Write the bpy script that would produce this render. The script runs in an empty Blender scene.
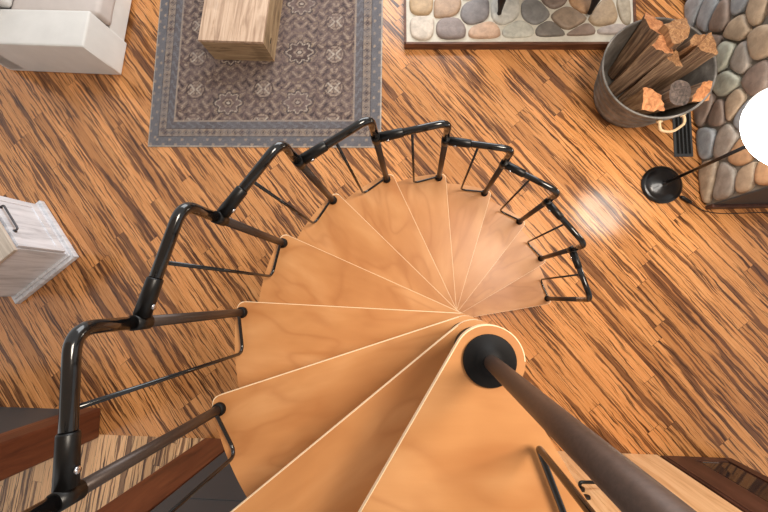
import bpy, bmesh, math, random
from mathutils import Vector, Matrix, noise
PI=math.pi
C=bpy.context.scene.collection
random.seed(7)

# ---------------------------------------------------------------- camera
F=360.0; CAMH=3.3486
RX=Vector((0.995739525,0.0,-0.0922106153))
RY=Vector((0.0100402473,0.994054478,0.108419958))
RZ=Vector((0.0916623751,-0.108883855,0.989819335))
RW=Matrix((RX,RY,RZ))               # columns: world axes seen from the camera
Rcw=RW.transposed()                 # camera to world
cd=bpy.data.cameras.new('camera'); cam=bpy.data.objects.new('camera',cd); C.objects.link(cam)
cd.sensor_width=36; cd.lens=36*F/768; cd.clip_start=0.02; cd.clip_end=60
cam.matrix_world=Matrix.Translation((0,0,CAMH))@Rcw.to_4x4()
bpy.context.scene.camera=cam
def at(u,v,z=0.0):
    d=Rcw@Vector(((u-384)/F,-(v-256)/F,-1)); t=(z-CAMH)/d.z
    return Vector((d.x*t,d.y*t,z))
def at_x(u,v,X):
    d=Rcw@Vector(((u-384)/F,-(v-256)/F,-1)); t=X/d.x
    return Vector((X,d.y*t,CAMH+d.z*t))

# ---------------------------------------------------------------- helpers
def srgb(r,g,b):
    f=lambda c:(c/255/12.92) if c/255<=0.04045 else ((c/255+0.055)/1.055)**2.4
    return (f(r),f(g),f(b),1)
def link(name,bm,mats,parent=None,smooth=False,loc=None,rz=0):
    me=bpy.data.meshes.new(name); bm.normal_update(); bm.to_mesh(me); bm.free()
    o=bpy.data.objects.new(name,me); C.objects.link(o)
    for m in (mats if isinstance(mats,(list,tuple)) else [mats]): me.materials.append(m)
    if smooth:
        for p in me.polygons: p.use_smooth=True
    if parent: o.parent=parent
    if loc is not None: o.location=loc
    if rz: o.rotation_euler=(0,0,rz)
    return o
def tag(o,label=None,cat=None,group=None,kind=None):
    if label: o['label']=label
    if cat: o['category']=cat
    if group: o['group']=group
    if kind: o['kind']=kind
    return o
def thing(name,label,cat,loc=(0,0,0),rz=0,group=None):
    o=bpy.data.objects.new(name,None); C.objects.link(o); o.location=loc; o.rotation_euler=(0,0,rz)
    o.empty_display_size=.1
    return tag(o,label,cat,group)
def box(bm,x0,x1,y0,y1,z0,z1,bev=0.0,seg=2,rot=0,org=None,mi=0):
    v=[bm.verts.new((x,y,z)) for x in (x0,x1) for y in (y0,y1) for z in (z0,z1)]
    q=[(0,1,3,2),(4,6,7,5),(0,4,5,1),(2,3,7,6),(0,2,6,4),(1,5,7,3)]
    fs=[bm.faces.new([v[i] for i in f]) for f in q]
    for f in fs: f.material_index=mi
    if bev>0:
        es=list({e for f in fs for e in f.edges})
        r=bmesh.ops.bevel(bm,geom=es,offset=bev,segments=seg,profile=.6,affect='EDGES',clamp_overlap=True)
        for f in r['faces']: f.material_index=mi; f.smooth=seg>1
    return v
def prism(bm,pts,z0,z1,bev=0,seg=2,mi_top=0,mi_side=0,band=0,sel=None):
    a=[bm.verts.new((p[0],p[1],z0)) for p in pts]; b=[bm.verts.new((p[0],p[1],z1)) for p in pts]
    n=len(pts); sides=[]
    for i in range(n):
        f=bm.faces.new((a[i],a[(i+1)%n],b[(i+1)%n],b[i])); f.material_index=mi_side; sides.append(f)
    ft=bm.faces.new(b); ft.material_index=mi_top
    fb=bm.faces.new(a[::-1]); fb.material_index=mi_side
    if bev>0:
        r=bmesh.ops.bevel(bm,geom=list(ft.edges),offset=bev,segments=seg,profile=.6,affect='EDGES')
        for f in r['faces']: f.material_index=mi_side; f.smooth=True
    if band:
        ft=max(bm.faces,key=lambda f:f.calc_center_median().z*1e3*(f.calc_area()>.01)+f.calc_area())
        r=bmesh.ops.inset_region(bm,faces=[ft],thickness=band)
        for f in r['faces']: f.material_index=mi_side if sel is None or sel(f.calc_center_median()) else mi_top
    bmesh.ops.recalc_face_normals(bm,faces=bm.faces[:])
def fillet(pts,rad,n=7):
    pts=[Vector(p) for p in pts]; out=[pts[0]]
    for i in range(1,len(pts)-1):
        p=pts[i]; a=(pts[i-1]-p); b=(pts[i+1]-p)
        r=min(rad,a.length*.49,b.length*.49); a.normalize(); b.normalize()
        ang=a.angle(b)
        if ang>PI-0.02: out.append(p); continue
        s=p+a*r; e=p+b*r
        for k in range(n+1):
            t=k/n; out.append(s*(1-t)**2+p*2*t*(1-t)+e*t*t)
    out.append(pts[-1]); return out
def tube(bm,pts,r,seg=14,mi=0,caps=True):
    pts=[Vector(p) for p in pts]; n=len(pts)
    rs=r if isinstance(r,(list,tuple)) else [r]*n
    tans=[]
    for i in range(n):
        t=(pts[min(i+1,n-1)]-pts[max(i-1,0)]); tans.append(t.normalized())
    up=Vector((0,0,1)) if abs(tans[0].z)<.9 else Vector((1,0,0))
    nrm=tans[0].cross(up).normalized(); rings=[]
    for i in range(n):
        if i: 
            q=tans[i-1].rotation_difference(tans[i]); nrm=(q@nrm).normalized()
        bn=tans[i].cross(nrm)
        rings.append([bm.verts.new(pts[i]+(nrm*math.cos(2*PI*k/seg)+bn*math.sin(2*PI*k/seg))*rs[i]) for k in range(seg)])
    for i in range(n-1):
        for k in range(seg):
            f=bm.faces.new((rings[i][k],rings[i][(k+1)%seg],rings[i+1][(k+1)%seg],rings[i+1][k])); f.smooth=True; f.material_index=mi
    if caps:
        f=bm.faces.new(rings[0][::-1]); f.material_index=mi
        f=bm.faces.new(rings[-1]); f.material_index=mi
def lathe(bm,prof,cx=0,cy=0,seg=48,mi=0):
    rings=[]
    for (r,z) in prof:
        if r<1e-5: rings.append([bm.verts.new((cx,cy,z))])
        else: rings.append([bm.verts.new((cx+r*math.cos(2*PI*k/seg),cy+r*math.sin(2*PI*k/seg),z)) for k in range(seg)])
    for a,b in zip(rings,rings[1:]):
        for k in range(seg):
            k2=(k+1)%seg
            if len(a)==1 and len(b)==1: continue
            if len(a)==1: f=bm.faces.new((a[0],b[k],b[k2]))
            elif len(b)==1: f=bm.faces.new((a[k],a[k2],b[0]))
            else: f=bm.faces.new((a[k],a[k2],b[k2],b[k]))
            f.smooth=True; f.material_index=mi
    bmesh.ops.recalc_face_normals(bm,faces=bm.faces[:])

# ---------------------------------------------------------------- material helpers
class NT:
    def __init__(s,name):
        s.m=bpy.data.materials.new(name); s.m.use_nodes=True; s.t=s.m.node_tree; s.n=s.t.nodes
        s.b=s.n['Principled BSDF']
    def add(s,typ,**kw):
        n=s.n.new(typ)
        for k,v in kw.items():
            if k.startswith('i_'): n.inputs[k[2:].replace('_',' ')].default_value=v
            else: setattr(n,k,v)
        return n
    def l(s,a,b): s.t.links.new(a,b)
    def math(s,op,a,b=None,c=None,clamp=False):
        n=s.n.new('ShaderNodeMath'); n.operation=op; n.use_clamp=clamp
        for i,x in enumerate((a,b,c)):
            if x is None: continue
            if isinstance(x,(int,float)): n.inputs[i].default_value=x
            else: s.l(x,n.inputs[i])
        return n.outputs[0]
    def comb(s,x,y,z=0.0):
        n=s.n.new('ShaderNodeCombineXYZ')
        for i,v in enumerate((x,y,z)):
            if isinstance(v,(int,float)): n.inputs[i].default_value=v
            else: s.l(v,n.inputs[i])
        return n.outputs[0]
    def noise(s,vec,scale=5,detail=4,rough=.5,dist=0,dim='3D'):
        n=s.n.new('ShaderNodeTexNoise'); n.inputs['Scale'].default_value=scale; n.inputs['Detail'].default_value=detail
        n.inputs['Roughness'].default_value=rough; n.inputs['Distortion'].default_value=dist
        if vec is not None: s.l(vec,n.inputs['Vector'])
        return n.outputs['Fac']
    def ramp(s,fac,stops,interp='LINEAR'):
        n=s.n.new('ShaderNodeValToRGB'); n.color_ramp.interpolation=interp
        e=n.color_ramp.elements
        while len(e)<len(stops): e.new(0.5)
        for i,(p,c) in enumerate(stops): e[i].position=p; e[i].color=c if len(c)==4 else (*c,1)
        s.l(fac,n.inputs[0]); return n.outputs[0]
    def mix(s,fac,a,b,mode='MIX'):
        n=s.n.new('ShaderNodeMix'); n.data_type='RGBA'; n.blend_type=mode
        if isinstance(fac,(int,float)): n.inputs[0].default_value=fac
        else: s.l(fac,n.inputs[0])
        for i,x in ((6,a),(7,b)):
            if isinstance(x,tuple): n.inputs[i].default_value=x
            else: s.l(x,n.inputs[i])
        return n.outputs[2]
    def bump(s,h,strength=.3,dist=.01):
        n=s.n.new('ShaderNodeBump'); n.inputs['Strength'].default_value=strength; n.inputs['Distance'].default_value=dist
        s.l(h,n.inputs['Height']); s.l(n.outputs[0],s.b.inputs['Normal'])
    def set(s,color=None,rough=.5,metal=0,spec=None,coat=0,emis=None,es=0):
        if color is not None:
            if isinstance(color,tuple): s.b.inputs['Base Color'].default_value=color
            else: s.l(color,s.b.inputs['Base Color'])
        if isinstance(rough,(int,float)): s.b.inputs['Roughness'].default_value=rough
        else: s.l(rough,s.b.inputs['Roughness'])
        s.b.inputs['Metallic'].default_value=metal
        if spec is not None: s.b.inputs['Specular IOR Level'].default_value=spec
        s.b.inputs['Coat Weight'].default_value=coat
        if emis: s.b.inputs['Emission Color'].default_value=emis; s.b.inputs['Emission Strength'].default_value=es
        return s.m
def simple(name,col,rough=.5,metal=0,var=.12,scale=12,spec=None,coat=0):
    t=NT(name); tc=t.add('ShaderNodeTexCoord'); f=t.noise(tc.outputs['Object'],scale,4,.6)
    c2=tuple(min(1,x*(1+var)) for x in col[:3])+(1,); c1=tuple(x*(1-var) for x in col[:3])+(1,)
    return t.set(t.ramp(f,[(.3,c1),(.7,c2)]),rough,metal,spec,coat)

def plank_floor(name,angle,W=.128,L=1.7,pale=0.0):
    """strand-woven tiger bamboo: staggered planks with long broken dark streaks"""
    t=NT(name); tc=t.add('ShaderNodeTexCoord'); mp=t.add('ShaderNodeMapping'); mp.inputs['Rotation'].default_value=(0,0,-angle)
    t.l(tc.outputs['Object'],mp.inputs['Vector'])
    sp=t.add('ShaderNodeSeparateXYZ'); t.l(mp.outputs[0],sp.inputs[0]); u,v=sp.outputs[0],sp.outputs[1]
    row=t.math('FLOOR',t.math('DIVIDE',v,W))
    wn=t.add('ShaderNodeTexWhiteNoise',noise_dimensions='1D'); t.l(row,wn.inputs['W'])
    uo=t.math('ADD',u,t.math('MULTIPLY',wn.outputs[0],L*3))
    col=t.math('FLOOR',t.math('DIVIDE',uo,L))
    wid=t.add('ShaderNodeTexWhiteNoise',noise_dimensions='2D'); t.l(t.comb(row,col),wid.inputs['Vector']); rnd=wid.outputs[0]
    # streak coordinates, moved per plank
    sv=t.comb(t.math('MULTIPLY',t.math('ADD',u,t.math('MULTIPLY',rnd,37.0)),.8),t.math('MULTIPLY',v,12.0),t.math('MULTIPLY',rnd,91.0))
    warp=t.noise(t.comb(t.math('MULTIPLY',u,2.2),t.math('MULTIPLY',v,6.0),rnd),1.3,3,.6)
    sv2=t.comb(t.math('MULTIPLY',t.math('ADD',u,t.math('MULTIPLY',rnd,37.0)),.40),t.math('ADD',t.math('MULTIPLY',v,9.5),t.math('MULTIPLY',warp,.55)),t.math('MULTIPLY',rnd,91.0))
    n1=t.noise(sv2,2.1,2.0,.5)
    vf=t.add('ShaderNodeVectorMath',operation='MULTIPLY'); t.l(sv2,vf.inputs[0]); vf.inputs[1].default_value=(2.2,3.6,1)
    n2=t.noise(vf.outputs[0],1.9,3.0,.6)
    vg=t.add('ShaderNodeVectorMath',operation='MULTIPLY'); t.l(sv,vg.inputs[0]); vg.inputs[1].default_value=(2.5,9,1)
    n3=t.noise(vg.outputs[0],2.2,4,.7)
    lo=srgb(*( (172,110,58) if not pale else (196,150,104) )); mid=srgb(*((206,143,86) if not pale else (222,176,128))); hi=srgb(*((226,172,116) if not pale else (236,200,156)))
    base=t.ramp(n3,[(.28,lo),(.5,mid),(.72,hi)])
    tone=t.ramp(rnd,[(0,(.74,.68,.62)),(.5,(.98,.96,.93)),(1,(1.14,1.1,1.08))])
    base=t.mix(1.0,base,tone,'MULTIPLY')
    amt=t.math('MULTIPLY_ADD',rnd,-.06,.0)
    k1=t.ramp(t.math('ADD',n1,amt),[(.53,(0,0,0)),(.547,(.85,.85,.85)),(.58,(1,1,1)),(.68,(.85,.85,.85))])
    brown=t.ramp(n3,[(.3,srgb(58,31,18)),(.7,srgb(104,60,36))])
    c=t.mix(t.math('MULTIPLY',k1,.84),base,brown)
    k2=t.ramp(n2,[(.56,(0,0,0)),(.585,(1,1,1))])
    c=t.mix(t.math('MULTIPLY',k2,.82),c,srgb(58,32,18))
    # gaps
    fv=t.math('FRACT',t.math('DIVIDE',v,W)); dv=t.math('MINIMUM',fv,t.math('SUBTRACT',1.0,fv))
    fu=t.math('FRACT',t.math('DIVIDE',uo,L)); du=t.math('MINIMUM',fu,t.math('SUBTRACT',1.0,fu))
    g=t.math('MINIMUM',t.math('MULTIPLY',dv,W),t.math('MULTIPLY',du,L))
    gm=t.math('LESS_THAN',g,.0016)
    c=t.mix(t.math('MULTIPLY',gm,.7),c,srgb(60,34,20))
    m=t.set(c,t.math('MULTIPLY_ADD',n3,.12,.15),0,.5)
    t.bump(t.math('SUBTRACT',t.math('MULTIPLY',n2,.15),gm),.18,.003)
    return m

M={}
M['floor']=plank_floor('bamboo_floor',math.radians(-51.5))
M['hall_floor']=plank_floor('bamboo_hall_floor',math.radians(84),W=.10,pale=1)
# plywood treads
def ply(name,c1,c2,c3):
    t=NT(name); tc=t.add('ShaderNodeTexCoord'); oi=t.add('ShaderNodeObjectInfo')
    a=t.add('ShaderNodeVectorMath',operation='ADD'); t.l(tc.outputs['Object'],a.inputs[0])
    t.l(t.comb(t.math('MULTIPLY',oi.outputs['Random'],20),t.math('MULTIPLY',oi.outputs['Random'],-13),0.0),a.inputs[1])
    s=t.add('ShaderNodeVectorMath',operation='MULTIPLY'); t.l(a.outputs[0],s.inputs[0]); s.inputs[1].default_value=(1.0,2.6,1)
    n=t.noise(s.outputs[0],1.7,2,.45,.6)
    rings=t.math('PINGPONG',t.math('MULTIPLY',n,11.0),1.0)
    f=t.noise(s.outputs[0],2.6,3,.5,.3)
    fine=t.noise(t.comb(t.math('MULTIPLY',0.0,0.0),0.0),1)
    v=t.add('ShaderNodeVectorMath',operation='MULTIPLY'); t.l(a.outputs[0],v.inputs[0]); v.inputs[1].default_value=(8,90,1)
    fl=t.noise(v.outputs[0],1.5,3,.6)
    c=t.ramp(f,[(.3,c1),(.5,c2),(.7,c3)])
    c=t.mix(t.math('MULTIPLY',t.ramp(rings,[(.0,(0,0,0)),(.6,(.2,.2,.2)),(1,(1,1,1))]),.34),c,srgb(160,98,52))
    c=t.mix(t.math('MULTIPLY',fl,.10),c,srgb(150,92,48))
    return t.set(c,.36,0,.4)
M['ply']=ply('beech_plywood',srgb(184,126,76),srgb(197,140,88),srgb(210,156,105))
M['ply_edge_glint']=simple('plywood_edge_glint',srgb(246,218,180),.45,0,.06,30)  # pale plywood sides; also paints the light caught along the nosings
# metals and plastics
M['black_tube']=simple('black_enamel_tube',srgb(13,12,13),.14,.0,.1,20,.55,.25)
t=NT('satin_tube_floor_tint'); tc=t.add('ShaderNodeTexCoord')
M['post']=t.set(t.ramp(t.noise(tc.outputs['Object'],260,2,.6),[(.35,srgb(58,45,38)),(.65,srgb(68,54,46))]),.34,.35,.5)  # blackish tube with the floor's brown reflection put into its colour
M['black_plastic']=simple('black_plastic',srgb(14,13,13),.35,0,.1,40,.35)
t=NT('pole_paint'); tc=t.add('ShaderNodeTexCoord')
M['pole']=t.set(t.ramp(t.noise(tc.outputs['Object'],160,3,.7),[(.35,srgb(72,55,46)),(.65,srgb(82,63,53))]),.45,.25,.5)
M['chrome']=simple('screw_steel',srgb(200,200,205),.2,1,.05)
M['cap']=simple('matt_black_cap',srgb(12,9,8),.6,0,.15,60,.25)
# textiles
def fabric(name,col,scale=500):
    t=NT(name); tc=t.add('ShaderNodeTexCoord'); n=t.noise(tc.outputs['Object'],scale,2,.6); w=t.noise(tc.outputs['Object'],6,3,.5)
    m=t.set(t.ramp(t.math('MULTIPLY_ADD',w,.6,t.math('MULTIPLY',n,.4)),[(.3,tuple(x*.88 for x in col[:3])),(.7,col)]),.85,0,.2)
    t.bump(t.math('ADD',n,t.math('MULTIPLY',w,3.0)),.25,.006); return m
M['linen']=fabric('white_linen',srgb(232,230,226))
M['cushion']=fabric('cushion_linen',srgb(214,204,198))
# pale weathered wood block
def wood(name,c1,c2,c3,sc=(1.2,14,14),rough=.55,knots=True,bmp=.25):
    t=NT(name); tc=t.add('ShaderNodeTexCoord'); s=t.add('ShaderNodeVectorMath',operation='MULTIPLY'); t.l(tc.outputs['Object'],s.inputs[0]); s.inputs[1].default_value=sc
    n=t.noise(s.outputs[0],1.6,5,.62,.8); c=t.ramp(n,[(.28,c1),(.5,c2),(.72,c3)])
    b=t.noise(tc.outputs['Object'],3.0,3,.5,.4)
    if knots: c=t.mix(t.math('MULTIPLY',t.ramp(b,[(.58,(0,0,0)),(.72,(1,1,1))]),.5),c,c1)
    m=t.set(c,rough,0,.35); t.bump(n,bmp,.006); return m
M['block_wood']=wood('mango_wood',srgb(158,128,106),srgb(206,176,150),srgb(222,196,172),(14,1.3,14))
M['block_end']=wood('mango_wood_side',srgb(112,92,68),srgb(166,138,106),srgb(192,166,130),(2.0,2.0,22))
M['brown_wood']=wood('reddish_brown_wood',srgb(70,36,22),srgb(98,52,32),srgb(118,68,42),(6,6,.8),.38,False,.08)
M['dark_wood']=wood('dark_walnut_wood',srgb(48,28,22),srgb(72,43,33),srgb(92,58,46),(8,8,1),.4,False,.08)
M['trim_wood']=wood('hearth_trim_wood',srgb(64,38,26),srgb(98,62,44),srgb(124,82,60),(2,20,20),.45,False,.1)
M['pine']=wood('pale_pine',srgb(196,146,98),srgb(224,178,130),srgb(236,196,150),(14,14,.9),.42,False,.06)
M['slate']=simple('slate_grey_paint',srgb(58,60,62),.5,0,.05,6)
M['plaster']=simple('cream_plaster',srgb(214,204,190),.8,0,.03,8)
M['wash']=wood('whitewashed_wood',srgb(186,188,194),srgb(228,230,236),srgb(242,244,250),(9,9,1.0),.5,False,.1)
M['wash_top']=wood('whitewashed_top',srgb(176,164,150),srgb(206,194,180),srgb(222,212,200),(2,16,6),.5,False,.1)
M['iron']=simple('cast_iron',srgb(36,30,29),.5,.4,.2,30)
M['galv']=None
t=NT('aged_galvanised_steel'); tc=t.add('ShaderNodeTexCoord'); 
M['galv']=t.set(t.ramp(t.noise(tc.outputs['Object'],7,5,.65,.5),[(.3,srgb(84,80,76)),(.55,srgb(124,119,113)),(.75,srgb(156,151,145))]),.5,.25,.5)
M['rope']=simple('jute_rope',srgb(206,178,140),.9,0,.2,90)
def attr_mat(name,rough,nscale,namp,bstr=.3,bd=.01):
    t=NT(name); a=t.add('ShaderNodeAttribute',attribute_name='Col'); tc=t.add('ShaderNodeTexCoord')
    n=t.noise(tc.outputs['Object'],nscale,5,.65,.3)
    k=t.ramp(n,[(.25,(1-namp,)*3),(.5,(1,1,1)),(.75,(1+namp,)*3)])
    m=t.set(t.mix(1.0,a.outputs['Color'],k,'MULTIPLY'),rough,0,.35); t.bump(n,bstr,bd); return m
M['stone']=attr_mat('river_stone',.5,14,.30,.4,.012)
M['mortar']=simple('pale_mortar',srgb(206,200,186),.85,0,.08,25)
M['mortar_dark']=simple('grey_mortar',srgb(120,114,104),.85,0,.15,25)
M['rug']=attr_mat('woven_rug',.95,90,.28,.3,.003)
M['log_bark']=wood('log_bark',srgb(62,46,38),srgb(116,90,70),srgb(164,134,106),(26,26,2),.85,False,.6)
M['log_split']=wood('split_wood',srgb(104,70,46),srgb(162,118,80),srgb(198,156,112),(30,30,2.2),.75,False,.5)
M['log_end']=wood('sawn_log_end',srgb(122,76,46),srgb(186,124,80),srgb(212,156,108),(14,14,14),.75,False,.3)
M['log_end_dark']=wood('charred_log_end',srgb(44,38,36),srgb(86,74,68),srgb(120,104,94),(18,18,18),.8,False,.5)
M['lamp_black']=simple('lamp_black_metal',srgb(24,22,23),.28,.4,.1,20,.5,.3)
t=NT('frosted_glass_shade'); tc=t.add('ShaderNodeTexCoord'); 
M['shade']=t.set(t.ramp(t.noise(tc.outputs['Object'],3,2),[(.3,srgb(250,246,238)),(.7,srgb(255,252,246))]),.4,0,.4,0,(1,.95,.87,1),14)

t=NT('frosted_glass_inside'); tc=t.add('ShaderNodeTexCoord')
M['shade_in']=t.set(t.ramp(t.noise(tc.outputs['Object'],3,2),[(.3,srgb(246,244,238)),(.7,srgb(252,250,246))]),.5,0,.3,0,(1,.97,.93,1),.35)
# ---------------------------------------------------------------- setting
def poly_obj(name,pts,z0,z1,mat):
    bm=bmesh.new(); prism(bm,pts,z0,z1); o=link(name,bm,mat); o['kind']='structure'; return o
WY=-1.315
poly_obj('floor',[(-6,-1.325),(2.0,-1.325),(2.0,-4),(6,-4),(6,6),(-6,6)],-.06,0,M['floor'])
poly_obj('floor_hall',[(-6,-4),(2.0,-4),(2.0,-1.325),(-6,-1.325)],-.06,0,M['hall_floor'])
def sbox(name,x0,x1,y0,y1,z0,z1,mat,bev=0,kind='structure',parent=None,seg=2):
    bm=bmesh.new(); box(bm,x0,x1,y0,y1,z0,z1,bev,seg); o=link(name,bm,mat,parent)
    if kind and not parent: o['kind']=kind
    return o
HW=2.3
# partition on the left with its wooden end
sbox('wall_left',-6,-3.22,-1.32,-1.10,0,HW,M['slate'])
bm=bmesh.new(); box(bm,-3.22,-3.045,-1.355,-1.075,0,HW,.022,3); box(bm,-3.30,-3.21,-1.345,-1.085,0,HW,.01,2)
tag(link('trim_1',bm,M['brown_wood']),kind='structure')
# wall to the right of the passage
sbox('wall_back',-1.58,.97,-1.47,-1.335,0,HW,M['plaster'])
bm=bmesh.new(); box(bm,-1.985,-1.665,-1.48,-1.318,0,HW,.008); 
tag(link('trim_2',bm,M['brown_wood']),kind='structure')
bm=bmesh.new(); box(bm,-1.655,-.62,-1.332,-1.325,0,HW,0); box(bm,-1.625,-.64,-1.325,-1.300,.01,HW-.02,.004)
box(bm,-1.50,-.76,-1.3,-1.296,.2,1.0,.002); box(bm,-1.50,-.76,-1.3,-1.296,1.15,2.1,.002)
d2=tag(link('door_2',bm,M['slate']),kind='structure')
# pale door
bm=bmesh.new(); box(bm,.975,1.965,-1.36,-1.312,0.004,2.1,.004)
box(bm,1.16,1.88,-1.3125,-1.3085,.14,.9,.003); box(bm,1.16,1.88,-1.3125,-1.3085,1.05,1.98,.003)
d1=tag(link('door_1',bm,M['pine']),kind='structure')
bm=bmesh.new(); 
tube(bm,[(1.085,-1.312,.635),(1.085,-1.296,.635)],.03,20)
tube(bm,fillet([(1.085,-1.30,.635),(1.085,-1.262,.635),(1.21,-1.262,.628)],.02),.011,10)
tube(bm,[(1.085,-1.312,.735),(1.085,-1.298,.735)],.022,16)
link('door_handle',bm,M['black_plastic'],d1)
# stone chimney breast
CX=2.535; CY=.785
sbox('wall_right',CX,3.7,CY,4.6,0,2.9,M['mortar_dark'])
bm=bmesh.new(); box(bm,CX-.002,3.72,CY-.012,CY-.0,.085,2.9); tag(link('chimney_side_shade',bm,M['slate']),kind='structure')  # dark grey chimney side, its shade put into the sheet's colour
bm=bmesh.new(); box(bm,CX-.01,3.72,CY-.034,CY-.002,0,.085,.006); tag(link('baseboard_right',bm,M['dark_wood']),kind='structure')

# ---- stones: cells of a plane diagram, shrunk, rounded and domed
def clip(poly,a,b):
    # keep side nearer a
    m=((a[0]+b[0])/2,(a[1]+b[1])/2); n=(b[0]-a[0],b[1]-a[1]); out=[]
    d=[(p[0]-m[0])*n[0]+(p[1]-m[1])*n[1] for p in poly]
    for i in range(len(poly)):
        j=(i+1)%len(poly)
        if d[i]<=0: out.append(poly[i])
        if (d[i]<0)!=(d[j]<0):
            t=d[i]/(d[i]-d[j]); out.append((poly[i][0]+(poly[j][0]-poly[i][0])*t,poly[i][1]+(poly[j][1]-poly[i][1])*t))
    return out
def stones(bm,seeds,bounds,gap,hgt,mapf,rnd,rmax=9,flat=.5,chaikin=3):
    """seeds: (a,b,colour,stretch a, stretch b)"""
    lay=bm.verts.layers.float_color.new('Col') if 'Col' not in bm.verts.layers.float_color else bm.verts.layers.float_color['Col']
    x0,x1,y0,y1=bounds
    for i,s in enumerate(seeds):
        poly=[(x0,y0),(x1,y0),(x1,y1),(x0,y1)]
        for j,o in enumerate(seeds):
            if i!=j and (abs(s[0]-o[0])+abs(s[1]-o[1]))<1.2: poly=clip(poly,s[:2],o[:2])
            if len(poly)<3: break
        if len(poly)<3: continue
        cx=sum(p[0] for p in poly)/len(poly); cy=sum(p[1] for p in poly)/len(poly)
        q=[]
        for p in poly:
            dx,dy=p[0]-cx,p[1]-cy; L=math.hypot(dx,dy)
            if L<1e-6: continue
            k=max(.3,(min(L,rmax)-gap*(1+.5*rnd.random()))/L); q.append((cx+dx*k,cy+dy*k))
        for _ in range(chaikin):
            r=[]
            for a in range(len(q)):
                b=q[(a+1)%len(q)]; A=q[a]
                # split long edges so corners stay tight
                r.append((A[0]*.78+b[0]*.22,A[1]*.78+b[1]*.22)); r.append((A[0]*.22+b[0]*.78,A[1]*.22+b[1]*.78))
            q=r
        # resample
        per=[0]
        for a in range(len(q)): b=q[(a+1)%len(q)]; per.append(per[-1]+math.hypot(b[0]-q[a][0],b[1]-q[a][1]))
        N=30; rs=[]
        for k in range(N):
            d=per[-1]*k/N; a=max(z for z in range(len(q)) if per[z]<=d); b=q[(a+1)%len(q)]
            t=(d-per[a])/max(1e-9,per[a+1]-per[a]); rs.append((q[a][0]+(b[0]-q[a][0])*t,q[a][1]+(b[1]-q[a][1])*t))
        h=hgt*(.75+.5*rnd.random()); rings=[]; c=s[2]; tx,ty=rnd.uniform(-.5,.5),rnd.uniform(-.5,.5)
        for (sc,z) in ((1.0,-.1),(1.0,.30),(.97,.62),(.91,.84),(.76,.95),(.45,1.0)):
            ring=[]
            for (px,py) in rs:
                X=cx+(px-cx)*sc; Y=cy+(py-cy)*sc
                nz=noise.noise(Vector((X*9+i*3,Y*9,i*1.7)))*.35*(z>0.1)+ (tx*(X-cx)+ty*(Y-cy))*2*(z>.5)
                v=bm.verts.new(mapf(X,Y,h*(z+nz*.5))); v[lay]=c; ring.append(v)
            rings.append(ring)
        top=bm.verts.new(mapf(cx,cy,h)); top[lay]=c
        for A,B in zip(rings,rings[1:]):
            for k in range(N):
                f=bm.faces.new((A[k],A[(k+1)%N],B[(k+1)%N],B[k])); f.smooth=True
        for k in range(N): f=bm.faces.new((rings[-1][k],rings[-1][(k+1)%N],top)); f.smooth=True
    bmesh.ops.recalc_face_normals(bm,faces=bm.faces[:])
rnd=random.Random(3)
grey=(150,140,130); tan=(166,146,124); blue=(148,152,156); brown=(128,112,102); green=(162,162,148); orange=(182,144,110); pale=(200,188,172)
cs=[(708,15,blue),(723,18,brown),(741,25,tan),(726,55,green),(743,60,grey),(762,45,tan),(729,83,green),(760,78,brown),(720,112,brown),(735,104,tan),(743,3,blue),(760,6,tan),
    (748,116,blue),(708,142,blue),(728,140,grey),(745,152,orange),(709,178,tan),(727,180,grey),(750,178,tan),(766,176,orange),(707,108,brown),(706,70,grey),(711,48,brown),(766,140,grey),(766,110,tan)]
seeds=[]
for u,v,c in cs:
    p=at_x(u,v,CX); seeds.append((p.y,p.z,srgb(*c)))
pal=[grey,tan,blue,brown,green,tan,grey,pale]
yy=CY+.1
for a in range(26):
    for b in range(20):
        y=CY+.08+a*.155+rnd.uniform(-.05,.05)+(b%2)*.07; z=.06+b*.148+rnd.uniform(-.045,.045)
        if y>4.5 or z>2.85: continue
        if all(math.hypot(y-s[0],(z-s[1])*1.0)>.185 for s in seeds): seeds.append((y,z,srgb(*rnd.choice(pal))))
bm=bmesh.new(); stones(bm,seeds,(CY,4.6,0.0,2.9),.007,.042,lambda a,b,h:Vector((CX-h,a,b)),rnd,chaikin=2)
o=link('wall_right_stone_facing',bm,M['stone']); o['kind']='structure'

# raised hearth under the stove
hb=[(-.107,2.437),(2.03,2.29),(2.10,4.0),(-.107,4.0)]
hearth=thing('hearth','low hearth of river stones in pale mortar with brown wood edging, under the stove','hearth')
bm=bmesh.new(); prism(bm,[(-.085,2.458),(2.012,2.313),(2.08,3.98),(-.085,3.98)],0,.07); link('mortar_bed',bm,M['mortar'],hearth)
def trimbar(p,q,w,z1):
    bm=bmesh.new(); p=Vector(p); q=Vector(q); d=(q-p).normalized(); n=Vector((-d.y,d.x))*w
    prism(bm,[p,q,q+n,p+n],0,z1,.004); return bm
link('wood_edging',trimbar(hb[0],hb[1],.024,.08),M['trim_wood'],hearth)
link('wood_edging',trimbar(hb[1],hb[2],.024,.08),M['trim_wood'],hearth)
link('wood_edging',trimbar(hb[3],hb[0],.024,.08),M['trim_wood'],hearth)
hs=[(420,3,(196,154,104)),(447,3,(184,142,106)),(419,27,(206,186,164)),(450,28,(142,122,114)),(475,10,(128,118,116)),(484,32,(206,158,122)),(519,29,(190,186,168)),(535,7,(128,124,120)),(551,29,(122,112,102)),(567,14,(158,130,104)),(581,33,(150,122,104)),(614,29,(178,160,150)),(608,8,(186,152,112)),(506,8,(190,184,170)),(629,4,(176,158,130))]
seeds=[]
for u,v,c in hs:
    p=at(u,v,.09); g_=sum(c)/3; seeds.append((p.x,p.y,srgb(*[q*.68+g_*.32 for q in c])))
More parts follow.
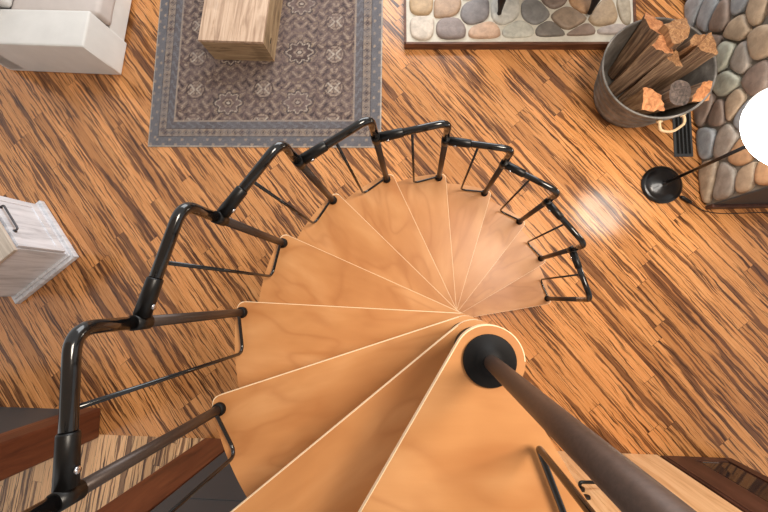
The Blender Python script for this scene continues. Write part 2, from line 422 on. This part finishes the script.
for a in range(9):
    for b in range(7):
        x=.08+a*.25+rnd.uniform(-.05,.05); y=2.85+b*.2+rnd.uniform(-.05,.05)
        if x>2.0 or y>3.9: continue
        if all(math.hypot(x-s[0],y-s[1])>.19 for s in seeds): seeds.append((x,y,srgb(*rnd.choice([grey,tan,pale,orange,brown]))))
bm=bmesh.new(); stones(bm,seeds,(-.06,2.0,2.455,3.95),.006,.030,lambda a,b,h:Vector((a,b-.06*(a/2.0)*(1 if b<2.9 else .3),.068+h)),rnd,rmax=.19,chaikin=2)
link('river_stones',bm,M['stone'],hearth)
# stove: legs in view, firebox beyond the frame
stove=thing('wood_stove','black cast iron wood stove on slender legs standing on the stone hearth','stove',(1.2,2.95,.102))
def stove_leg(x,y,tx,ty):
    bm=bmesh.new(); pts=[(x,y,.012),(x,y,.03),(x+tx*.15,y+ty*.15,.07),(x+tx*.5,y+ty*.5,.14),(x+tx,y+ty,.24)]
    tube(bm,pts,[.022,.019,.024,.037,.048],12); return link('leg',bm,M['iron'],stove,loc=(-1.2,-2.95,0))
stove_leg(.80,2.665,-.012,.03); stove_leg(1.615,2.605,.0,.05); stove_leg(.83,3.35,0,-.03); stove_leg(1.62,3.32,0,-.03)
bm=bmesh.new(); box(bm,.76-1.2,1.66-1.2,2.70-2.95,3.40-2.95,.235,.80,.03,3); link('firebox',bm,M['iron'],stove)
bm=bmesh.new(); box(bm,.73-1.2,1.69-1.2,2.74-2.95,3.42-2.95,.80,.83,.01); link('top_plate',bm,M['iron'],stove)
bm=bmesh.new(); tube(bm,[(0,.25,.825),(0,.25,2.0)],.075,24); link('flue_pipe',bm,M['iron'],stove)

# ---------------------------------------------------------------- floor register by the chimney
ven=thing('floor_register','long black slotted floor vent beside the stone chimney and firewood tub','vent',(2.395,1.45,0),math.radians(-92))
bm=bmesh.new(); box(bm,-.215,.215,-.078,.078,0,.010,.004); link('frame',bm,M['slate'],ven)
bm=bmesh.new()
for k in range(4): box(bm,-.19,.19,-.058+k*.032,-.040+k*.032,.010,.016,.002)
link('louvre',bm,M['black_plastic'],ven)

# ---------------------------------------------------------------- rug
def rug_obj():
    a=Vector((-2.769,1.531)); b=Vector((-.339,1.425)); ex=(b-a); W=ex.length; ex.normalize(); ey=Vector((.012,1)).normalized()
    Lr=3.05; st=.0085; nx=int(W/st); ny=int(Lr/st); 
    bm=bmesh.new(); lay=bm.verts.layers.float_color.new('Col')
    S=lambda c:Vector(srgb(*c)[:3])
    dk=S((66,52,50)); fld=S((96,78,73)); fld2=S((112,96,92)); lt=S((156,138,122)); vlt=S((184,172,158)); blu=S((84,83,88)); blu2=S((108,106,110)); ink=S((58,50,52)); tn=S((140,122,104))
    def motif(u,v):
        """medallions, palmettes and vines; u,v metres from the rug's corner inside the field"""
        fw=W-2*.30; cu=fw/5; ci=int(u/cu); uu=(u/cu-ci-.5)*cu; big=(ci%2==1)
        pv=.54 if big else .36; off=.0 if big else .12; vi=math.floor((v+off)/pv); vv=((v+off)/pv-vi-.5)*pv
        r=math.hypot(uu*(.95 if big else 1.15),vv*1.15); th=math.atan2(vv,uu)
        if big:
            R=.125+.018*math.cos(8*th)
            if r<.018: return vlt
            if r<.034: return dk
            if r<.052+.008*math.cos(6*th): return lt
            if r<.07: return fld
            if r<R-.018: return dk if vi%2 else fld2
            if r<R: return vlt if (int(th*9)%2) else lt
            if r<R+.02: return ink
            if r<R+.05 and math.cos(12*th)>.3: return tn
        else:
            au=abs(uu)
            if abs(vv)<.055 and au<.075:
                w=math.sin(au*90)*math.cos(vv*70)
                if abs(au-abs(vv)*.9-.012)<.012: return vlt
                if w>.35: return ink
                if w<-.35: return lt
            if r>.085 and r<.105 and math.cos(7*th)>-.2: return lt
            if r>.105 and r<.12: return dk
        # vines: mirror-symmetric wave pattern
        au=abs(uu); w=math.sin(au*62+math.sin(vv*38)*1.7)+math.sin(vv*71+math.cos(au*45)*1.9)
        if w>1.15: return lt
        if w<-1.25: return ink
        if abs(w)<.13: return tn
        return None
    vs=[]
    for j in range(ny+1):
        row=[]
        for i in range(nx+1):
            u=W*i/nx; v=Lr*j/ny
            e=min(u,W-u,v,Lr-v); along=v if (u==e or W-u==e) else u
            if e<.012: c=vlt*1.15
            elif e<.105:
                c=blu.lerp(blu2,.5+.5*noise.noise(Vector((u*14,v*14,0))))
                if math.sin(along*46)*math.sin(e*60)>.72: c=lt
            elif e<.118: c=ink
            elif e<.190:
                c=tn.lerp(lt,.5)
                q=(along/.075)%1
                if abs(q-.5)<.14 and abs(e-.154)<.016: c=dk
                elif abs(abs(q-.5)*.075+abs(e-.154)-.03)<.006: c=fld
            elif e<.200: c=ink
            elif e<.27:
                c=blu.lerp(fld,.35)
                if math.sin(along*58+2*math.sin(e*80))>.55: c=blu2
            elif e<.285: c=lt
            else:
                c=motif(u-.30,v-.20) or fld.lerp(fld2,.5+noise.noise(Vector((u*2.2,v*9,2))))
            m=noise.noise(Vector((u*5,v*7,5)))*.35+noise.noise(Vector((u*22,v*60,9)))*.30+noise.noise(Vector((u*70,v*70,3)))*.35
            w=max(0,min(.72,.36+m)); c=c.lerp(fld2 if e>.285 else blu2,w)
            p=a+ex*u+ey*v; z=.009 if e>0.002 else .004
            x=bm.verts.new((p.x,p.y,z)); x[lay]=(c.x,c.y,c.z,1); row.append(x)
        vs.append(row)
    for j in range(ny):
        for i in range(nx): bm.faces.new((vs[j][i],vs[j][i+1],vs[j+1][i+1],vs[j+1][i]))
    pr=[a,b,b+ey*3.05,a+ey*3.05]; lo=[bm.verts.new((p.x,p.y,.0005)) for p in pr]; hi=[bm.verts.new((p.x,p.y,.0045)) for p in pr]
    for x in lo+hi: x[lay]=(*vlt,1)
    for k in range(4): bm.faces.new((lo[k],lo[(k+1)%4],hi[(k+1)%4],hi[k]))
    bm.faces.new(lo[::-1])
    o=link('area_rug',bm,M['rug']); return tag(o,'faded grey brown oriental rug with a thin white binding, under the block table','rug')
rug_obj()

# ---------------------------------------------------------------- wooden block coffee table
tl=at(201.7,0,.304); bl=at(197.8,40,.304); br=at(262.6,42,.304)
ex=Vector((br.x-bl.x,br.y-bl.y)); Wt=ex.length; ex.normalize(); ey=Vector((-ex.y,ex.x)); rz=math.atan2(ex.y,ex.x)
ct=thing('coffee_table','solid pale wood block coffee table standing on the faded rug','coffee table',(bl.x,bl.y,.0095),rz)
bm=bmesh.new(); box(bm,0.004,Wt-.004,0.004,1.216,0,.266,.002); link('body',bm,M['block_end'],ct)
bm=bmesh.new()
n=5
for k in range(n): box(bm,Wt*k/n,Wt*(k+1)/n-.0012,0,1.22,.266,.2945,.0025)
link('tabletop',bm,M['block_wood'],ct)
bm=bmesh.new(); box(bm,Wt-.006,Wt-.0025,.10,.16,.13,.145)
link('wood_crack',bm,M['iron'],ct)

# ---------------------------------------------------------------- sofa
sf=thing('sofa','white linen slipcovered sofa with wide low arms, at the edge of the rug','sofa',(-3.13,2.34,0),math.radians(-5.8))
def soft(x0,x1,y0,y1,z0,z1,b,sub=0,puff=0):
    bm=bmesh.new(); box(bm,x0,x1,y0,y1,z0,z1,b,4)
    if puff:
        bmesh.ops.subdivide_edges(bm,edges=[e for e in bm.edges if e.calc_length()>.15],cuts=6,use_grid_fill=True)
        cx,cy=(x0+x1)/2,(y0+y1)/2
        for v in bm.verts:
            k=max(0,1-((v.co.x-cx)/(x1-x0)*2)**2)*max(0,1-((v.co.y-cy)/(y1-y0)*2)**2)
            if v.co.z>(z0+z1)/2: v.co.z+=puff*k
            v.co.z+=noise.noise(v.co*7)*.006
    return bm
link('base',soft(-1.12,-.012,.36,2.3,.03,.215,.012),M['linen'],sf,True)
link('armrest',soft(-1.32,0,0,.37,.0,.457,.022),M['linen'],sf,True)
link('armrest',soft(-1.32,0,2.29,2.66,.0,.457,.022),M['linen'],sf,True)
bm=bmesh.new()
for pz in ((0,.0),): 
    tube(bm,[(-1.14,.006,.448),(-.006,.006,.448),(-.006,.364,.448),(-1.14,.364,.448)],.005,8)
    tube(bm,[(-.004,.004,.445),(-.004,.004,.01)],.005,8)
link('piping',bm,M['linen'],sf,True)
link('backrest',soft(-1.36,-1.08,-.0,2.66,.0,.78,.04),M['linen'],sf,True)
for k in range(2):
    link('seat_cushion',soft(-.95,.02,.385+k*.955,1.325+k*.955,.225,.40,.045,0,.035),M['cushion'],sf,True)
    link('back_cushion',soft(-1.10,-.90,.40+k*.95,1.32+k*.95,.40,.80,.06),M['linen'],sf,True)

# ---------------------------------------------------------------- whitewashed cabinet
A=Vector((-3.892,.964)); B=Vector((-3.445,.39)); fx=(B-A); Wc=fx.length; fx.normalize(); rz=math.atan2(fx.y,fx.x)
cb=thing('side_cabinet','whitewashed wooden side cabinet with a framed drawer front and curved metal pull','cabinet',(A.x,A.y,0),rz)
D=.75   # local x along the front, local y away from the room behind the front is -y (front faces +y)
def bb(name,x0,x1,y0,y1,z0,z1,mat,bev=.003,parent=None):
    bm=bmesh.new(); box(bm,x0,x1,y0,y1,z0,z1,bev); return link(name,bm,mat,parent or cb)
bb('body',.045,Wc-.045,-D+.04,-.028,.06,.565,M['wash'])
bb('tabletop',-.012,Wc+.012,-D-.012,.012,.57,.598,M['wash_top'],.006)
bm=bmesh.new(); box(bm,-.012,Wc+.012,-D-.01,.012,0,.05,.006); box(bm,.02,Wc-.02,-D+.02,-.012,.05,.075,.010); link('plinth',bm,M['wash'],cb)
bm=bmesh.new(); box(bm,.006,Wc-.006,-D+.006,-.006,.545,.57,.008); link('top_moulding',bm,M['wash'],cb)
dr=bb('drawer_front',.055,Wc-.055,-.021,-.006,.105,.53,M['wash'],.003)
bm=bmesh.new()
x0,x1,z0,z1=.055,Wc-.055,.105,.53; w=.062
box(bm,x0,x1,-.008,.004,z0,z0+w,.003); box(bm,x0,x1,-.008,.004,z1-w,z1,.003); box(bm,x0,x0+w,-.008,.0035,z0+w,z1-w,.003); box(bm,x1-w,x1,-.008,.0035,z0+w,z1-w,.003)
link('panel_frame',bm,M['wash'],dr)
bm=bmesh.new(); tube(bm,fillet([(.22,.002,.49),(.22,.040,.49),(.50,.040,.49),(.50,.002,.49)],.03),.0085,12)
tube(bm,[(.22,.002,.49),(.22,.008,.49)],.017,14); tube(bm,[(.50,.002,.49),(.50,.008,.49)],.017,14)
link('handle',bm,simple('pewter_pull',srgb(96,96,100),.35,.8,.1),dr,True)

# ---------------------------------------------------------------- brown cabinet at the right of the door
bc=thing('tall_cabinet','tall dark reddish brown wooden cabinet with a black glass panel, right of the pale door','cabinet',(1.985,-1.62,0))
def cbx(name,x0,x1,y0,y1,z0,z1,mat,bev=.004,parent=None):
    bm=bmesh.new(); box(bm,x0,x1,y0,y1,z0,z1,bev); return link(name,bm,mat,parent or bc)
cbx('carcass',0,.53,0,.285,0,1.9,M['dark_wood'])
fr=tag(cbx('door_frame',.0,.53,.285,.31,.02,1.9,M['dark_wood'],.006),None)
bm=bmesh.new(); box(bm,.02,.21,.309,.318,.05,1.86,.006); box(bm,.45,.515,.309,.322,.05,1.86,.006); box(bm,.21,.45,.309,.318,.05,.11,.004); link('moulding',bm,M['dark_wood'],fr)
g=cbx('glass_panel',.225,.44,.3095,.3125,.12,1.8,simple('black_glass',srgb(26,22,24),.08,0,.05,5,.6),.001,fr)
bm=bmesh.new(); box(bm,.24,.36,.312,.316,.125,.131); link('panel_glint',bm,M['chrome'],fr)  # bright strip standing in for a highlight on the dark panel

# ---------------------------------------------------------------- tub of firewood
TX,TY=1.952,1.825
tub=thing('firewood_tub','wide galvanised metal tub with rope handle full of split logs','tub',(TX,TY,0))
bm=bmesh.new(); prof=[(0,.008),(.290,.008),(.297,.0),(.300,.02)]
for k in range(1,60):
    z=.02+.41*k/60; r=.300+(.425-.300)*(z/.43)
    for q in (.09,.18,.27,.36):
        r+=.012*math.exp(-((z-q)/.009)**2)
    prof.append((r,z))
prof+=[(.427,.427),(.435,.433),(.436,.442),(.428,.447),(.419,.443),(.418,.43)]
for k in range(1,12):
    z=.43-.405*k/11; prof.append((.300+(.425-.300)*(z/.43)-.006,z))
prof.append((0,.025)); lathe(bm,prof,0,0,72); link('tub_body',bm,M['galv'],tub)
h0=at(669,124,.40)-Vector((TX,TY,0)); h1=at(692,121,.40)-Vector((TX,TY,0))
an=math.atan2(-.42,.06); 
def rim(a,r,z): return Vector((r*math.cos(a),r*math.sin(a),z))
a0,a1=math.radians(-88),math.radians(-62)
bm=bmesh.new(); pts=[rim(a0,.405,.37),rim(a0,.44,.37),rim(a0+.02,.49,.35),rim((a0+a1)/2,.52,.33),rim(a1-.02,.49,.35),rim(a1,.44,.37),rim(a1,.405,.37)]
tube(bm,fillet(pts,.05,4),.011,10); 
for a in (a0,a1): tube(bm,[rim(a,.412,.37),rim(a,.432,.37)],.022,12)
link('rope_handle',bm,M['rope'],tub,True)
def log_mesh(kind,rad,ln,seed):
    rr=random.Random(seed); bm=bmesh.new(); N=22
    if kind=='round': pr=[(rad*math.cos(2*PI*k/N)*(1+rr.uniform(-.05,.05)),rad*math.sin(2*PI*k/N)*(1+rr.uniform(-.05,.05))) for k in range(N)]; bark=[True]*N
    else:
        # split wedge: a sector of a trunk
        ang=math.radians({'quarter':95,'half':150,'slab':60}[kind]); R=rad*{'quarter':1.6,'half':1.2,'slab':1.9}[kind]
        pr=[(0,0)]; bark=[]
        na=14
        for k in range(na+1):
            a=-ang/2+ang*k/na; q=R*(1+rr.uniform(-.04,.04)); pr.append((q*math.cos(a),q*math.sin(a)))
        cx=sum(p[0] for p in pr)/len(pr); pr=[(p[0]-cx,p[1]) for p in pr]; N=len(pr)
        # finer split faces with splinters
        full=[];bark=[]
        for i in range(N):
            A=pr[i];Bq=pr[(i+1)%N]; flat=(i==0 or i==N-1); m=7 if flat else 1
            for k in range(m):
                t=k/m; jx=rr.uniform(-.006,.006) if flat and k else 0
                full.append((A[0]+(Bq[0]-A[0])*t+jx,A[1]+(Bq[1]-A[1])*t+jx)); bark.append(not flat)
        pr=full;N=len(pr)
    n=9; rings=[]
    for j in range(n+1):
        z=ln*j/n; tw=(1+.03*math.sin(j*1.3+seed))*(.62+.38*j/n)
        rings.append([bm.verts.new((x*tw+.010*noise.noise(Vector((x*30,y*30,z*3+seed))),y*tw+.010*noise.noise(Vector((y*30,x*30,z*3-seed))),z+(.014*noise.noise(Vector((x*20,y*20,seed))) if j==n else 0))) for x,y in pr])
    for j in range(n):
        for k in range(N):
            f=bm.faces.new((rings[j][k],rings[j][(k+1)%N],rings[j+1][(k+1)%N],rings[j+1][k])); f.material_index=0 if bark[k] else 1
    f=bm.faces.new(rings[-1]); f.material_index=2; f=bm.faces.new(rings[0][::-1]); f.material_index=2
    bmesh.ops.triangulate(bm,faces=[x for x in bm.faces if len(x.verts)>4])
    return bm
# (u,v of the top end, height of the top end, foot of the log in the tub, kind, radius, spin, end material, label)
logs=[(655,26,.50,(-.13,.19),'half',.122,70,'log_end','split log with bright orange end, farthest back left in the tub against the rim'),
      (684,33,.56,(.05,.13),'quarter',.131,200,'log_split','tall wedge of split firewood with a pale top, at the centre back of the tub'),
      (663,50,.56,(-.19,-.01),'slab',.106,140,'log_end','long split log lying highest across the tub left of centre, lit along its edge'),
      (675,63,.50,(-.09,-.08),'slab',.087,140,'log_split','narrow split log just in front of the long one left of centre in the tub'),
      (708,50,.55,(.20,.03),'slab',.100,150,'log_split','pale brown split log leaning on the right rim of the tub'),
      (656,97,.47,(-.10,-.17),'quarter',.106,20,'log_end','short split log with orange triangular end, front left in the tub'),
      (680,93,.48,(.04,-.17),'round',.095,0,'log_end_dark','round log with a dark charred end, at the front middle of the tub'),
      (701,89,.47,(.18,-.09),'quarter',.090,100,'log_end','small split log with light orange end, right of the round dark log'),
      (699,38,.52,(.16,.20),'half',.087,30,'log_split','brown split log wedged between the tall wedge and the right rim')]
for i,(u,v,zt,ft,kind,rad,spin,em,lab) in enumerate(logs):
    top=at(u,v,zt); bot=Vector((TX+ft[0],TY+ft[1],.032)); d=top-bot
    o=link('firewood_log',log_mesh(kind,rad,d.length,i+3),[M['log_bark'],M['log_split'],M[em]])
    o.matrix_world=Matrix.Translation(bot)@d.to_track_quat('Z','Y').to_matrix().to_4x4()@Matrix.Rotation(math.radians(spin),4,'Z')
    tag(o,lab,'log','split logs in the metal tub')

# ---------------------------------------------------------------- floor lamp
LX,LY=2.179,.982
lp=thing('floor_lamp','black floor lamp with round base and glowing white bowl shade, beside the stone chimney','floor lamp',(LX,LY,0))
bm=bmesh.new(); lathe(bm,[(0,0),(.168,0),(.172,.006),(.170,.016),(.150,.026),(.142,.026),(.138,.031),(.09,.044),(.03,.052),(.018,.06),(.016,.085),(0,.085)],seg=64); link('base',bm,M['lamp_black'],lp)
bm=bmesh.new(); tube(bm,[(0,0,.06),(0,0,1.0)],.0125,16); link('pole',bm,M['lamp_black'],lp)
bm=bmesh.new(); lathe(bm,[(0,.985),(.03,.99),(.05,1.005),(.052,1.02),(0,1.02)],seg=32); link('socket_cup',bm,M['lamp_black'],lp)
bm=bmesh.new(); pr=[]
for k in range(0,15):
    a=k/14*math.radians(78); pr.append((.262*math.sin(a)/math.sin(math.radians(78)),1.015+.11*(1-math.cos(a))/(1-math.cos(math.radians(78)))))
inn=[(max(0,r-.004),z+.005) for r,z in pr][::-1]
lathe(bm,pr+inn,seg=64)
bm.faces.ensure_lookup_table()
for f in bm.faces:
    if f.normal.z>0: f.material_index=1
link('lamp_shade',bm,[M['shade'],M['shade_in']],lp)
bm=bmesh.new()
pts=[at(u,v,.006)-Vector((LX,LY,0)) for u,v in ((669,183),(673,190),(680,197),(690,203),(703,211),(722,214),(745,213),(768,212),(790,220))]
for p in pts: p.z=.006
pts[0]=Vector((.165,.0,.008)); tube(bm,fillet(pts,.1,5),.0035,8); cord=link('power_cord',bm,M['black_plastic'],lp,True)
bm=bmesh.new(); p=at(687,194)-Vector((LX,LY,0)); 
lathe(bm,[(0,-.05),(.012,-.05),(.016,-.03),(.016,.03),(.012,.05),(0,.05)],seg=12)
sw=link('inline_switch',bm,M['black_plastic'],cord); sw.matrix_local=Matrix.Translation((pts[3]+pts[2])/2+Vector((0,0,.012)))@Matrix.Rotation(math.atan2(pts[3].y-pts[2].y,pts[3].x-pts[2].x),4,'Z')@Matrix.Rotation(PI/2,4,'Y')

# ---------------------------------------------------------------- spiral staircase
PX,PY=.1665,-.1522; T0=-.22631; DT=.36373; RISE=.205; RF=.92146; HT=.7696; HC=.5788
st=thing('spiral_staircase','spiral staircase of orange plywood wedge treads around a brown pole, with black tube handrail','staircase',(PX,PY,0))
TH=.028; HUB=.081
def hull(pts):
    pts=sorted(set((round(a,5),round(b,5)) for a,b in pts))
    def half(ps):
        h=[]
        for p in ps:
            while len(h)>1 and (h[-1][0]-h[-2][0])*(p[1]-h[-2][1])-(h[-1][1]-h[-2][1])*(p[0]-h[-2][0])<=0: h.pop()
            h.append(p)
        return h[:-1]
    return half(pts)+half(pts[::-1])
def tread_outline(a0,a1,R,rc=.03):
    pts=[(HUB*math.cos(2*PI*k/40),HUB*math.sin(2*PI*k/40)) for k in range(40)]
    c0=((R-rc)*math.cos(a0+rc/R),(R-rc)*math.sin(a0+rc/R)); c1=((R-rc)*math.cos(a1-rc/R),(R-rc)*math.sin(a1-rc/R))
    for c in (c0,c1): pts+=[(c[0]+rc*math.cos(2*PI*k/24),c[1]+rc*math.sin(2*PI*k/24)) for k in range(24)]
    n=14
    for k in range(1,n): a=a0+.04+(a1-a0-.08)*k/n; pts.append((R*math.cos(a),R*math.sin(a)))
    return hull(pts)
bm=bmesh.new(); prism(bm,tread_outline(-.050,DT+.055,.948),-TH,0,.002,1,0,1,.0018,lambda c:c.y<.01 and c.length>.09)  # pale strip on top of the nosing is a painted highlight
tread0=link('tread',bm,[M['ply'],M['ply_edge_glint']],st)
bm=bmesh.new(); tube(bm,[(0,0,-RISE+.0005),(0,0,-TH)],.062,32); tube(bm,[(0,0,-TH-.012),(0,0,-TH-.0005)],.074,32); sp0=link('hub_spacer',bm,M['cap'],tread0)
# post parts, local frame: x outward, origin at the foot on the nosing
ANG={k:T0+DT*k for k in range(0,14)}; ANG.update({8:2.682,9:3.055,10:3.424,11:3.79,12:4.152})
def P(k,z,R=RF):
    t=ANG[k]; return Vector((R*math.cos(t),R*math.sin(t),RISE*k+z))
def put(o,k): o.location=(0,0,RISE*k); o.rotation_euler=(0,0,ANG[k])
put(tread0,1)
for k in range(2,12):
    c=tread0.copy(); C.objects.link(c); put(c,k)
    s=sp0.copy(); C.objects.link(s); s.parent=c
def make_rail(k):
    """one bent tube: upright from the nosing, elbow, then the handrail run to the next upright"""
    top=P(k,HT); nxt=P(k+1,HC); foot=P(k,0)
    d=(nxt-top).normalized(); d0=d
    bm=bmesh.new(); tube(bm,fillet([foot-Vector((0,0,RISE*(1 if k>1 else 1)-.0005)),foot+Vector((0,0,.2)),P(k,HC+.012)],.01),.0165,16)
    po=link('post',bm,M['post'],st)
    bm=bmesh.new(); tube(bm,fillet([P(k,HC+.012),top,nxt],.055,10),.0172,18); link('handrail_tube',bm,M['black_tube'],st)
    bm=bmesh.new(); lathe(bm,[(.0166,-.0),(.024,.0),(.024,.014),(.019,.022),(.0166,.022)],foot.x,foot.y,24)
    for v in bm.verts: v.co.z+=foot.z+.0003
    link('foot_collar',bm,M['cap'],po)
    # sleeve that joins the run to the next upright
    bm=bmesh.new(); a=nxt-d*.125
    tube(bm,[a,a+d*.004,nxt-d*.018],[.0195,.0212,.0225],18)
    tube(bm,[nxt-Vector((0,0,.030)),nxt+Vector((0,0,.026))],.0208,18)
    cn=link('connector',bm,M['black_plastic'],st)
    bm=bmesh.new(); c=nxt-d*.05+Vector((0,0,-.0))+d.cross(Vector((0,0,1))).normalized()*-.024
    lathe(bm,[(0,-.004),(.007,-.003),(.0085,0),(.007,.003),(0,.004)],seg=12)
    q=(d.cross(Vector((0,0,1)))).to_track_quat('Z','Y'); s=link('clamp_screw',bm,M['chrome'],cn); s.matrix_local=Matrix.Translation(c)@q.to_matrix().to_4x4()
    # slim baluster: leaves the upright just above the tread, follows the tread edge, rises to the run
    t=T0+DT*(k+.47); mid=Vector((RF*1.0*math.cos(t),RF*1.0*math.sin(t),0))
    f=.50; rail=top+(nxt-top)*f; mid=Vector((rail.x,rail.y,0))
    zt=RISE*k
    bm=bmesh.new(); tube(bm,fillet([foot+Vector((0,0,.045)),Vector((foot.x*.90+mid.x*.1,foot.y*.90+mid.y*.1,zt+.030)),Vector((mid.x,mid.y,zt+.012)),Vector((mid.x,mid.y,rail.z))],.045,8),.0066,12)
    link('baluster',bm,M['black_tube'],st)
for k in range(1,12): make_rail(k)
# last upright at the landing
foot=P(12,0); bm=bmesh.new(); tube(bm,[foot,P(12,HT)],.0165,16); link('post',bm,M['post'],st)
# landing board
lp_=[(-.616,-.869)]+[(.083*math.cos(math.radians(a)),.083*math.sin(math.radians(a))) for a in range(149,-45,-6)]+[(.565,-.924)]
bm=bmesh.new(); prism(bm,lp_[::-1],-TH,0,.002,1,0,1,.0022,lambda c:c.x<-.02 or c.y>0)
ld=link('landing',bm,[M['ply'],M['ply_edge_glint']],st,loc=(0,0,12*RISE))
bm=bmesh.new(); tube(bm,[(0,0,-RISE+.0005),(0,0,-TH)],.062,32); link('hub_spacer',bm,M['cap'],ld)
bm=bmesh.new(); lathe(bm,[(0,0.0005),(.0615,.0005),(.0615,.008),(.059,.011),(.032,.014),(.031,.03),(0,.03)],seg=48); link('pole_flange',bm,M['cap'],ld)
bm=bmesh.new(); tube(bm,[(0,0,0),(0,0,12*RISE-TH)],.030,20); link('inner_column',bm,M['pole'],st)
bm=bmesh.new(); tube(bm,[(0,0,12*RISE+.012),(0,0,3.30)],.0178,40); link('center_pole',bm,M['pole'],st)
bm=bmesh.new(); lathe(bm,[(.062,.0),(.10,.0),(.10,.006),(.062,.01)],seg=40); link('base_plate',bm,M['cap'],st)
# landing guard rod
z=12*RISE+.02
bm=bmesh.new(); c=Vector((.263-PX,-.334-PY,z)); e=Vector((.360-PX,-.610-PY,z))
tube(bm,fillet([e+Vector((0,0,.74)),e,c,c+Vector((0,0,.74)),e+Vector((0,0,.74))],.018,8),.0075,12)
link('guard_rod',bm,M['black_tube'],ld,True,loc=(0,0,-12*RISE))
ld2=ld

# ---------------------------------------------------------------- light
w=bpy.data.worlds.new('room_light'); bpy.context.scene.world=w; w.use_nodes=True
bg=w.node_tree.nodes['Background']; bg.inputs[0].default_value=(1,.97,.94,1); bg.inputs[1].default_value=.75
def area(name,loc,aim,sx,sy,e,col):
    l=bpy.data.lights.new(name,'AREA'); l.shape='RECTANGLE'; l.size=sx; l.size_y=sy; l.energy=e; l.color=col
    o=bpy.data.objects.new(name,l); C.objects.link(o); o.location=loc
    o.rotation_euler=(Vector(aim)-Vector(loc)).to_track_quat('-Z','Y').to_euler(); return o
area('window_daylight',(.6,6.2,2.9),(0,.6,.5),5.0,3.0,270,(.96,.98,1))
area('fill_light',(1.55,.75,4.8),(.6,.3,0),1.1,1.1,140,(1,.88,.74))  # unseen lamp, added as fill for the lower treads
sbox('ceiling_blocker',-6,6,-4,1.3,5.0,5.1,M['plaster'])  # unseen partial slab, added to cut ambient light on landing and tubes
pt=bpy.data.lights.new('lamp_bulb','POINT'); pt.energy=9; pt.shadow_soft_size=.08; pt.color=(1,.88,.72)
po=bpy.data.objects.new('lamp_bulb',pt); C.objects.link(po); po.location=(LX,LY,1.22)
sc=bpy.context.scene
sc.view_settings.view_transform='Standard'; sc.view_settings.look='None'; sc.view_settings.gamma=1; sc.view_settings.use_curve_mapping=False
sc.view_settings.exposure=0.0
